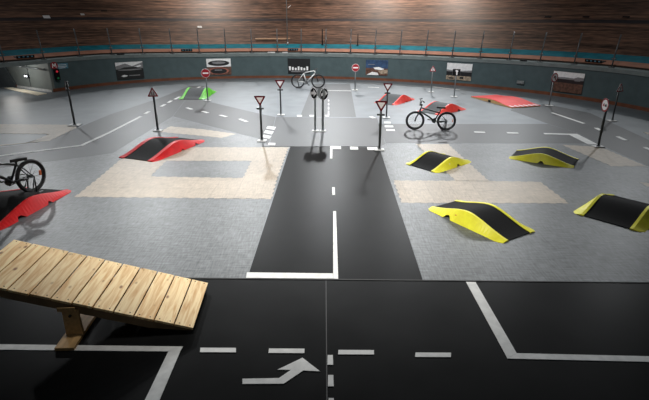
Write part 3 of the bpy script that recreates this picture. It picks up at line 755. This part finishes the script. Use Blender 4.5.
def sign(kind, base, yaw, h, label, name='road_sign', dark=True, r=.032, clamp=None, size=.34, group=None, tripod=False, lean=0, extra=None, tilt=0, plate=.13):
    p = at(*base)
    t = thing(name, label, 'road sign', (p.x, p.y, .008), 0, group)
    pm = M['pole_dark'] if dark else M['pole']
    b = MB(); b.box((0, 0, .012), (plate * 2, plate * 1.7, .024), M['plate']); b.build('base_plate', t, bevel=.006)
    b = MB(); b.tube([(0, 0, .02), (0, 0, .05)], r * 1.6, M['pole'], 12); b.build('socket', t)
    top = h - size * .1
    b = MB(); b.tube([(0, 0, .024), (0, 0, top)], r, pm, 12); b.build('pole', t)
    zc = h - size * .5 if kind not in ('yield',) else h - size * .29
    if kind.startswith('warn'): zc = h - size * .577
    bo = board(t, kind, zc, yaw, r, size, tilt)
    for zz in ([zc] if clamp is None else [zc, clamp]):
        b = MB(); b.tube([(0, 0, zz - .02), (0, 0, zz + .02)], r * 1.35, pm, 12)
        if zz == clamp: b.box((0, -.01, zz), (.20, .05, .045), M['pole_dark'], Matrix.Rotation(yaw, 4, 'Z'))
        b.build('clamp', t)
    if extra:
        board(t, *extra)
    return t
GR = 'traffic signs on stands'
sign('warn_plain', (75, 125.5), math.radians(-72), 1.46, 'triangular warning sign turned almost edge-on, on a dark pole left of the children sign', group=GR, size=.33, clamp=1.14, plate=.18)
sign('warn_children', (158, 131), math.radians(6), 1.36, 'triangular children warning sign on a dark pole behind the red hump ramp', group=GR)
sign('no_entry', (208, 101), math.radians(12), 1.31, 'round red no-entry sign on a grey pole beside the green ramp', dark=False, r=.028, group=GR, size=.36)
sign('yield', (262, 141.3), math.radians(2), 1.30, 'nearer give-way triangle on a dark pole at the left corner of the crossing', group=GR, clamp=.94, size=.34)
sign('yield', (281, 115.3), math.radians(8), 1.25, 'smaller-looking give-way triangle behind the crossing, left of the silver bicycle', group=GR, r=.026, clamp=.90, size=.38)
sign('arrow', (315.3, 131.3), math.radians(-52), 1.34, 'left one of the paired round black arrow signs on the crossing', dark=False, group=GR, plate=.10, r=.028, size=.34)
sign('arrow', (322.8, 131.3), math.radians(48), 1.33, 'right one of the paired round arrow signs, with a second disc turned to its back', dark=False, group=GR, plate=.10, r=.034, size=.36, extra=('disc', 1.17, math.radians(-42 + 180 + 180 + 0), .05, .34, 0, None, True))
sign('no_entry', (355, 90.3), math.radians(0), 1.21, 'round red sign with a white bar on a grey pole nearest the far wall', dark=False, r=.026, group=GR, size=.35)
sign('yield', (379.3, 150.2), math.radians(-4), 1.33, 'nearer give-way triangle on a dark pole at the right corner of the crossing', group=GR, clamp=.96, size=.35)
sign('yield', (386.3, 118), math.radians(-6), 1.20, 'give-way triangle standing behind another one, before the faded red ramp', group=GR, clamp=.86, size=.35, r=.026)
sign('warn_walk', (431, 92.2), math.radians(-6), 1.20, 'small triangular warning sign on a grey pole by the wall, left of the white poster', dark=False, r=.026, group=GR, size=.31)
sign('square', (454, 97), math.radians(-14), 1.20, 'black square sign with a white symbol in front of the white poster', dark=False, r=.026, group=GR, size=.32)
sign('no_turn', (549, 106), math.radians(27), 1.27, 'round red-ringed sign turned sideways before the right-hand poster', dark=False, r=.026, group=GR, size=.36)
sign('no_pass', (598, 147), math.radians(-90), 1.33, 'round red-ringed sign with two cars on a dark pole at the right', group=GR, size=.36)
sign('warn_plain', (612, 121.3), math.radians(22), 1.28, 'triangular warning sign turned sideways, rightmost of all the signs', group=GR, r=.026, size=.33)

# traffic light and small signs on the wall end at the left
ph_, z_ = on_wall(57, 74.5, -.12)
def wall_T(ph, d, z):
    p = cv(ph, d, z); return Matrix.Translation(p) @ Matrix.Rotation(-ph, 4, 'Z')      # local -y points into the hall
tl = thing('traffic_light', 'small traffic light with a lit red lamp on the wall end by the exit passage', 'traffic light'); tl.matrix_world = wall_T(ph_, -.16, z_)
b = MB(); b.box((0, .04, 0), (.22, .10, .50), M['sblack']); b.box((0, .09, 0), (.08, .06, .3), M['sblack']); b.build('housing', tl, bevel=.012)
for z, m in ((.14, 'lampred'), (-.01, 'sblack'), (-.16, 'lampgreen')):
    b = MB(); b.prism_xz(circ(.048, 18, 0, z), -.03, -.009, M[m]); b.build('lens', tl)
    b = MB(); b.ring_xz(0, z, .062, .074, -.07, -.009, M['sblack'], 18); b.build('visor', tl)
ph_, z_ = on_wall(54, 65.6, -.05)
rs = thing('round_wall_sign', 'red disc sign with a white M-shaped mark above the traffic light', 'sign'); rs.matrix_world = wall_T(ph_, -.05, z_)
b = MB(); b.prism_xz(circ(.165, 28), -.01, .04, M['sred']); b.build('disc', rs)
b = MB(); b.prism_xz([(-.10, -.10), (-.06, -.10), (-.05, .02), (0, -.06), (.05, .02), (.06, -.10), (.10, -.10), (.075, .10), (.045, .10), (0, .02), (-.045, .10), (-.075, .10)], -.016, -.0105, M['swhite']); b.build('symbol', rs)
ph_, z_ = on_wall(62.5, 66, -.05)
ts = thing('small_wall_sign', 'small teal rectangular sign beside the red disc on the left wall', 'sign'); ts.matrix_world = wall_T(ph_, -.04, z_)
b = MB(); b.box((0, .015, 0), (.50, .04, .24), M['teal']); b.build('panel', ts)
for z, w in ((.05, .38), (-.02, .42), (-.08, .26)):
    b = MB(); b.box((-.02, -.008, z), (w, .004, .022), M['prwhite']); b.build('text_row', ts)

# ------------------------------------------------------------------ posters on the bend wall
def poster(px, label, layers):
    (x0, y0), (x1, y1), (x2, y2), (x3, y3) = px                  # TL TR BR BL
    pl, zl = on_wall((x0 + x3) / 2, (y0 + y3) / 2); pr_, zr = on_wall((x1 + x2) / 2, (y1 + y2) / 2)
    pc, zt = on_wall((x0 + x1) / 2, (y0 + y1) / 2); _, zb = on_wall((x2 + x3) / 2, (y2 + y3) / 2)
    a, c = cv(pl, 0, 0), cv(pr_, 0, 0); W = (c - a).length; Hh = zt - zb
    t = thing('wall_poster', label, 'poster', group='pictures on the bend wall')
    mid = (a + c) / 2; ang = math.atan2(c.y - a.y, c.x - a.x)
    nrm = Vector((math.sin(ang), -math.cos(ang), 0)); sag = (cv(pc, 0, 0) - mid).dot(-nrm)
    mid = mid + nrm * .03
    t.matrix_world = Matrix.Translation((mid.x, mid.y, cv(pc, 0, (zt + zb) / 2).z)) @ Matrix.Rotation(ang, 4, 'Z')
    b = MB(); b.box((0, 0, 0), (W, .03, Hh), M['prdark']); b.build('panel', t)
    b = MB()
    for k, (m, poly) in enumerate(layers):
        b.prism_xz([((u - .5) * W, (v - .5) * Hh) for u, v in poly], -.0165 - .0012 * k, -.0152 - .0012 * k + .0001 * k, M[m])
    b.build('print', t)
R_ = lambda u0, v0, u1, v1: [(u0, v0), (u1, v0), (u1, v1), (u0, v1)]
E_ = lambda cu, cv_, ru, rv: [(cu + ru * math.cos(2 * math.pi * i / 24), cv_ + rv * math.sin(2 * math.pi * i / 24)) for i in range(24)]
poster([(114, 62.2), (142, 60), (144, 78), (118, 81)], 'poster of a dark car front under a pale sky, leftmost on the wall',
       [('prgrey', R_(.0, .6, 1, 1)), ('prwhite', [(.0, .78), (.35, .92), (.6, .75), (1, .95), (1, 1), (0, 1)]), ('prwhite', [(.55, .66), (.9, .8), (.95, .72), (.7, .62)]),
        ('prdark', [(0, .0), (1, 0), (1, .52), (.9, .62), (.72, .7), (.3, .7), (.1, .6), (0, .5)]), ('prgrey', [(.06, .54), (.12, .58), (.9, .58), (.95, .53), (.5, .5)]),
        ('prwhite', [(.15, .2), (.26, .27), (.4, .22), (.36, .16), (.24, .14)]), ('prgrey', R_(.45, .18, .85, .23))])
poster([(206.5, 58.5), (231, 58.5), (231, 74.5), (207, 75)], 'poster with a pale car body above and a brown oval below, behind the no-entry sign',
       [('prwhite', R_(0, .5, 1, 1)), ('prdark', E_(.5, .72, .44, .17)), ('prgrey', E_(.5, .75, .28, .08)), ('prbrown', R_(0, 0, 1, .48)), ('prred', E_(.48, .25, .42, .22)), ('prdark', E_(.48, .24, .34, .17)), ('prgrey', R_(.32, .27, .62, .33))])
poster([(288, 58.5), (310.3, 58.5), (310.3, 73.6), (288, 73.2)], 'black night poster with a row of pale lit shapes, above the silver bicycle',
       [('prdark', R_(0, 0, 1, 1))] + [('prwhite', R_(.05 + .13 * i, .22, .13 + .13 * i, .48 - .05 * (i % 3))) for i in range(7)] + [('prgrey', R_(.15, .10, .9, .17))])
poster([(366, 59.7), (388, 60.2), (388, 75), (366, 75)], 'dark blue poster with pale shapes and a brown ground, right of the far no-entry sign',
       [('prblue', R_(0, .45, 1, 1)), ('prbrown', R_(0, 0, 1, .46)), ('prwhite', [(.05, .0), (.3, .22), (.55, .16), (.6, .0)]), ('prwhite', [(.35, .5), (.6, .55), (.85, .42), (.7, .34), (.4, .4)]), ('prsand', [(.55, .3), (1, .38), (1, .14), (.7, .1)]), ('prgrey', R_(.1, .68, .4, .72))])
poster([(448, 62.6), (473, 64), (471, 80.8), (446, 79)], 'white poster with a dark band and speckled brown foot, behind the square sign',
       [('prwhite', R_(0, .5, 1, 1)), ('prgrey', [(0, .5), (1, .5), (1, .62), (.5, .56), (0, .6)]), ('prdark', R_(0, .24, 1, .5)), ('prsand', R_(0, .0, 1, .25)), ('prdark', R_(.1, .05, .3, .14)), ('prdark', R_(.55, .08, .7, .2))])
poster([(554.5, 70.5), (586, 73), (581.5, 94), (550, 91)], 'poster with a white top and dark reddish lower half, rightmost on the wall',
       [('prwhite', R_(.02, .64, 1, 1)), ('prgrey', [(.02, .64), (1, .64), (1, .78), (.8, .8), (.7, .72), (.4, .74), (.02, .7)]), ('prbrown', R_(.08, .0, 1, .5)), ('prdark', R_(.0, .46, 1, .64)), ('prdark', R_(0, 0, .09, .6)), ('prgrey', R_(.72, .6, .9, .72))])
# grey lamp box on the wall
ph_, z_ = on_wall(520.5, 82.3, -.05); t = thing('wall_lamp', 'small grey box lamp on the wall between the two right-hand posters', 'lamp'); t.matrix_world = wall_T(ph_, -.05, z_)
b = MB(); b.box((0, 0, 0), (.36, .09, .16), M['pole']); b.build('housing', t, bevel=.02)
b = MB(); b.box((0, -.053, .01), (.26, .012, .09), M['signback']); b.build('cover', t)

# ------------------------------------------------------------------ things on the ledge and track
ORD = 'first second third fourth fifth sixth seventh eighth ninth tenth eleventh twelfth thirteenth fourteenth fifteenth sixteenth seventeenth eighteenth nineteenth twentieth twenty-first twenty-second'.split()
posts = [4.5, 44, 80, 112, 143, 172.3, 199.5, 226, 252, 277.5, 301.3, 325.7, 350.3, 374.8, 399.7, 425.5, 452, 479.8, 509, 540, 574, 611.5]
proto = None
def set_post(o, px, i):
    ph = phi_of_px(px, .12, 1.34); p = cv(ph, .12, 1.342)
    o.matrix_world = Matrix.Translation(p) @ Matrix.Rotation(-ph, 4, 'Z')
    o['label'] = 'slim grey railing post on the wall ledge, %s from the left' % ORD[i]
for i, px in enumerate(posts):
    if proto is None:
        proto = thing('railing_post', 'x', 'railing post', group='railing posts along the wall ledge')
        b = MB(); b.box((0, 0, .012), (.22, .12, .024), M['post']); b.build('base_plate', proto)
        b = MB(); b.tube([(0, 0, .02), (0, .05, .55), (0, .16, 1.25)], .028, M['post'], 8); b.build('post', proto)
        b = MB(); b.box((0, .03, .33), (.16, .09, .04), M['post']); b.build('bracket', proto)
        o = proto
    else: o = copy_tree(proto)
    set_post(o, px, i)
def on_track(px, py):
    best = None
    ph = phi_of_px(px, 2, 2)
    lo, hi = 0.0, 6.0
    for _ in range(40):
        mid = (lo + hi) / 2; d, z = track_pt(mid); ph = phi_of_px(px, d, z)
        if proj(cv(ph, d, z))[1] > py: lo = mid
        else: hi = mid
    return ph, lo
def track_T(ph, t, lift=0):
    d, z = track_pt(t); return Matrix.Translation(cv(ph, d, z)) @ Matrix.Rotation(-ph, 4, 'Z') @ Matrix.Rotation(math.atan(SL), 4, 'X') @ Matrix.Translation((0, 0, lift))
tags = [((46.5, 17), (5, .20), 'brighter pale square tag on the dark left part of the wooden track', 'swhite'), ((82.5, 14.5), (3, .13), 'smaller pale tag on the wooden track, right of the bright square one', 'plate'), ((199.7, 27), (4, .14), 'pale tag on the wooden track above the no-entry sign', 'plate'), ((104, 11), (5, .08), 'dark tag on the wooden track at upper left', 'sblack'), ((548, 17), (5, .10), 'leftmost dark tag on the right part of the wooden track', 'sblack'), ((586, 17), (5, .08), 'middle dark tag on the right part of the wooden track', 'sblack'), ((626, 17), (5, .08), 'rightmost dark tag on the right part of the wooden track', 'sblack')]
for (px, py), (w, h), lab, m in tags:
    ph, t = on_track(px, py); b = MB(); b.box((0, 0, 0), (w / 15.5, h, .012), M[m]); o = b.build('track_tag'); o.matrix_world = track_T(ph, t, .010); tag(o, lab, 'tag', 'tags on the wooden track')
ph, t = on_track(289.3, 6.8); b = MB(); b.box((0, 0, 0), (.26, .035, .012), M['swhite']); o = b.build('track_tag'); o.matrix_world = track_T(ph, t, .012) @ Matrix.Rotation(.9, 4, 'Z'); tag(o, 'slanted white tag on the wooden track beside the tall thin pole', 'tag', 'tags on the wooden track')
ph, t = on_track(275.5, 39.2); b = MB(); b.box((0, 0, 0), (2.35, .11, .05), M['tan']); o = b.build('batten', bevel=.01); o.matrix_world = track_T(ph, t, .03); tag(o, 'long tan batten lying on the lower wooden track, left of the tall thin pole', 'batten')
def pole_on(px, py, h, r, m, name, label, cat):
    ph = phi_of_px(px, 1.7, 1.7); p = cv(ph, 1.6, 1.69)
    t = thing(name, label, cat, p)
    b = MB(); b.tube([(0, 0, 0.005), (0, 0, h)], r, m, 8); b.build('pole', t)
    b = MB(); b.box((0, 0, .012), (.12, .12, .024), m); b.build('base_plate', t); return t
t = pole_on(287.6, 47, 4.2, .02, M['pole'], 'slim_pole', 'tall thin pale pole rising from the blue band past the photo top', 'pole')
b = MB(); b.box((.02, -.03, .1), (.07, .03, .07), M['swhite']); b.build('tag', t)
pole_on(322.5, 45, .85, .03, M['sblack'], 'marker_post', 'taller short black marker post on the blue band right of the thin pole', 'post')
pole_on(358, 45, .62, .024, M['sblack'], 'marker_post', 'shorter short black marker post on the blue band above the far no-entry sign', 'post')
for px, lab in [(24, 'dark lettered plate on the copper strip at far left'), (186.5, 'dark lettered plate on the copper strip above the no-entry sign'), (293, 'dark lettered plate on the copper strip at the foot of the thin pole'), (595.5, 'dark lettered plate on the copper strip at far right')]:
    ph = phi_of_px(px, .62, 1.48); t = thing('number_plate', lab, 'plate', group='dark plates on the copper strip')
    t.matrix_world = Matrix.Translation(cv(ph, .62, 1.465)) @ Matrix.Rotation(-ph, 4, 'Z') @ Matrix.Rotation(.22, 4, 'X')
    w = .75 if px in (24, 595.5) else .58
    b = MB(); b.box((0, 0, .012), (w, .3, .02), M['sblack']); b.box((0, -.14, .06), (w, .02, .12), M['sblack']); b.build('plate', t)
    for k in range(4):
        b = MB(); b.box((-w * .36 + w * .24 * k, -.153, .065), (w * .10, .006, .06), M['teal']); b.build('character', t)
for px, w, lab, m in [(271.3, .4, 'left one of two pale slabs on the wall ledge left of the dark poster', 'plate'), (285, .30, 'right one of two pale slabs on the wall ledge left of the dark poster', 'plate'), (523, .3, 'small dark box on the wall ledge above the grey wall lamp', 'sblack'), (121, .35, 'small dark box on the wall ledge above the leftmost poster', 'sblack')]:
    ph = phi_of_px(px, -.01, 1.33); b = MB(); b.box((0, 0, .03), (w, .1, .06), M[m]); o = b.build('ledge_box', bevel=.005); o.matrix_world = Matrix.Translation(cv(ph, .03, 1.336)) @ Matrix.Rotation(-ph, 4, 'Z'); tag(o, lab, 'box')

# ------------------------------------------------------------------ lights of the hall and added fills
def lamp(kind, loc, power, target, size=.4, spot=150, blend=.6, col=(1, .97, .93)):
    l = bpy.data.lights.new('hall_or_fill_lamp', kind); l.energy = power; l.color = col
    if kind == 'AREA': l.shape = 'DISK'; l.size = size
    else: l.shadow_soft_size = size
    if kind == 'SPOT': l.spot_size = math.radians(spot); l.spot_blend = blend
    o = bpy.data.objects.new('hall_or_fill_lamp', l); COL.objects.link(o); o.location = loc
    o.rotation_euler = (Vector(target) - Vector(loc)).to_track_quat('-Z', 'Y').to_euler()
    return o
for ph, pw_ in [(-48, .8), (-30, 1.0), (-12, 1.1), (4, 1.2), (20, 1.1), (36, .7), (55, .5)]:
    p = cv(math.radians(ph), 11, 10.9)
    lamp('SPOT', p, 4300 * pw_, (0, 13, 0), .32, 52, 1, (.95, .98, 1.0))
# ceiling lamps over the middle of the infield, then two added side fills
lamp('SPOT', (-1.4, 6.0, 10), 5600, (-.9, 9.3, 0), .9, 66, 1, (1, .97, .92))
lamp('SPOT', (0, 13.5, 10), 5200, (0, 19.5, 0), 1.0, 96, 1, (.97, .99, 1.0))
lamp('SPOT', (-5, 14, 8.5), 800, (-12, 22.5, 1.2), .5, 75, 1, (1, .97, .94)); lamp('SPOT', (3.5, 13, 8.5), 700, (10, 20.5, 1.4), .5, 75, 1, (1, .97, .94))  # added fill spots, brightening the side walls and sign fronts
# lamps thrown at the wall and banking of the bend
lamp('SPOT', (0, 17, 9), 2600, (-1.5, 28, 1.8), .6, 92, 1, (1, .96, .92))
for ph in (-17, 13, 26):
    p = cv(math.radians(ph), 5.2, 9.0); q = cv(math.radians(ph), 6.0, 5)
    lamp('SPOT', p, 2000, q, .5, 130, 1, (1, .90, .80))
pl_ = (j + pA) / 2 + nj * 1.1
lamp('POINT', (pl_.x, pl_.y, 1.1), 42, (0, 0, 0), .35)

w = bpy.data.worlds.new('hall_air'); scene.world = w; w.use_nodes = True
w.node_tree.nodes['Background'].inputs[0].default_value = (.55, .62, .68, 1); w.node_tree.nodes['Background'].inputs[1].default_value = .055
vs_ = scene.view_settings
vs_.view_transform = 'Standard'; vs_.look = 'None'; vs_.gamma = 1; vs_.use_curve_mapping = False; vs_.exposure = .2
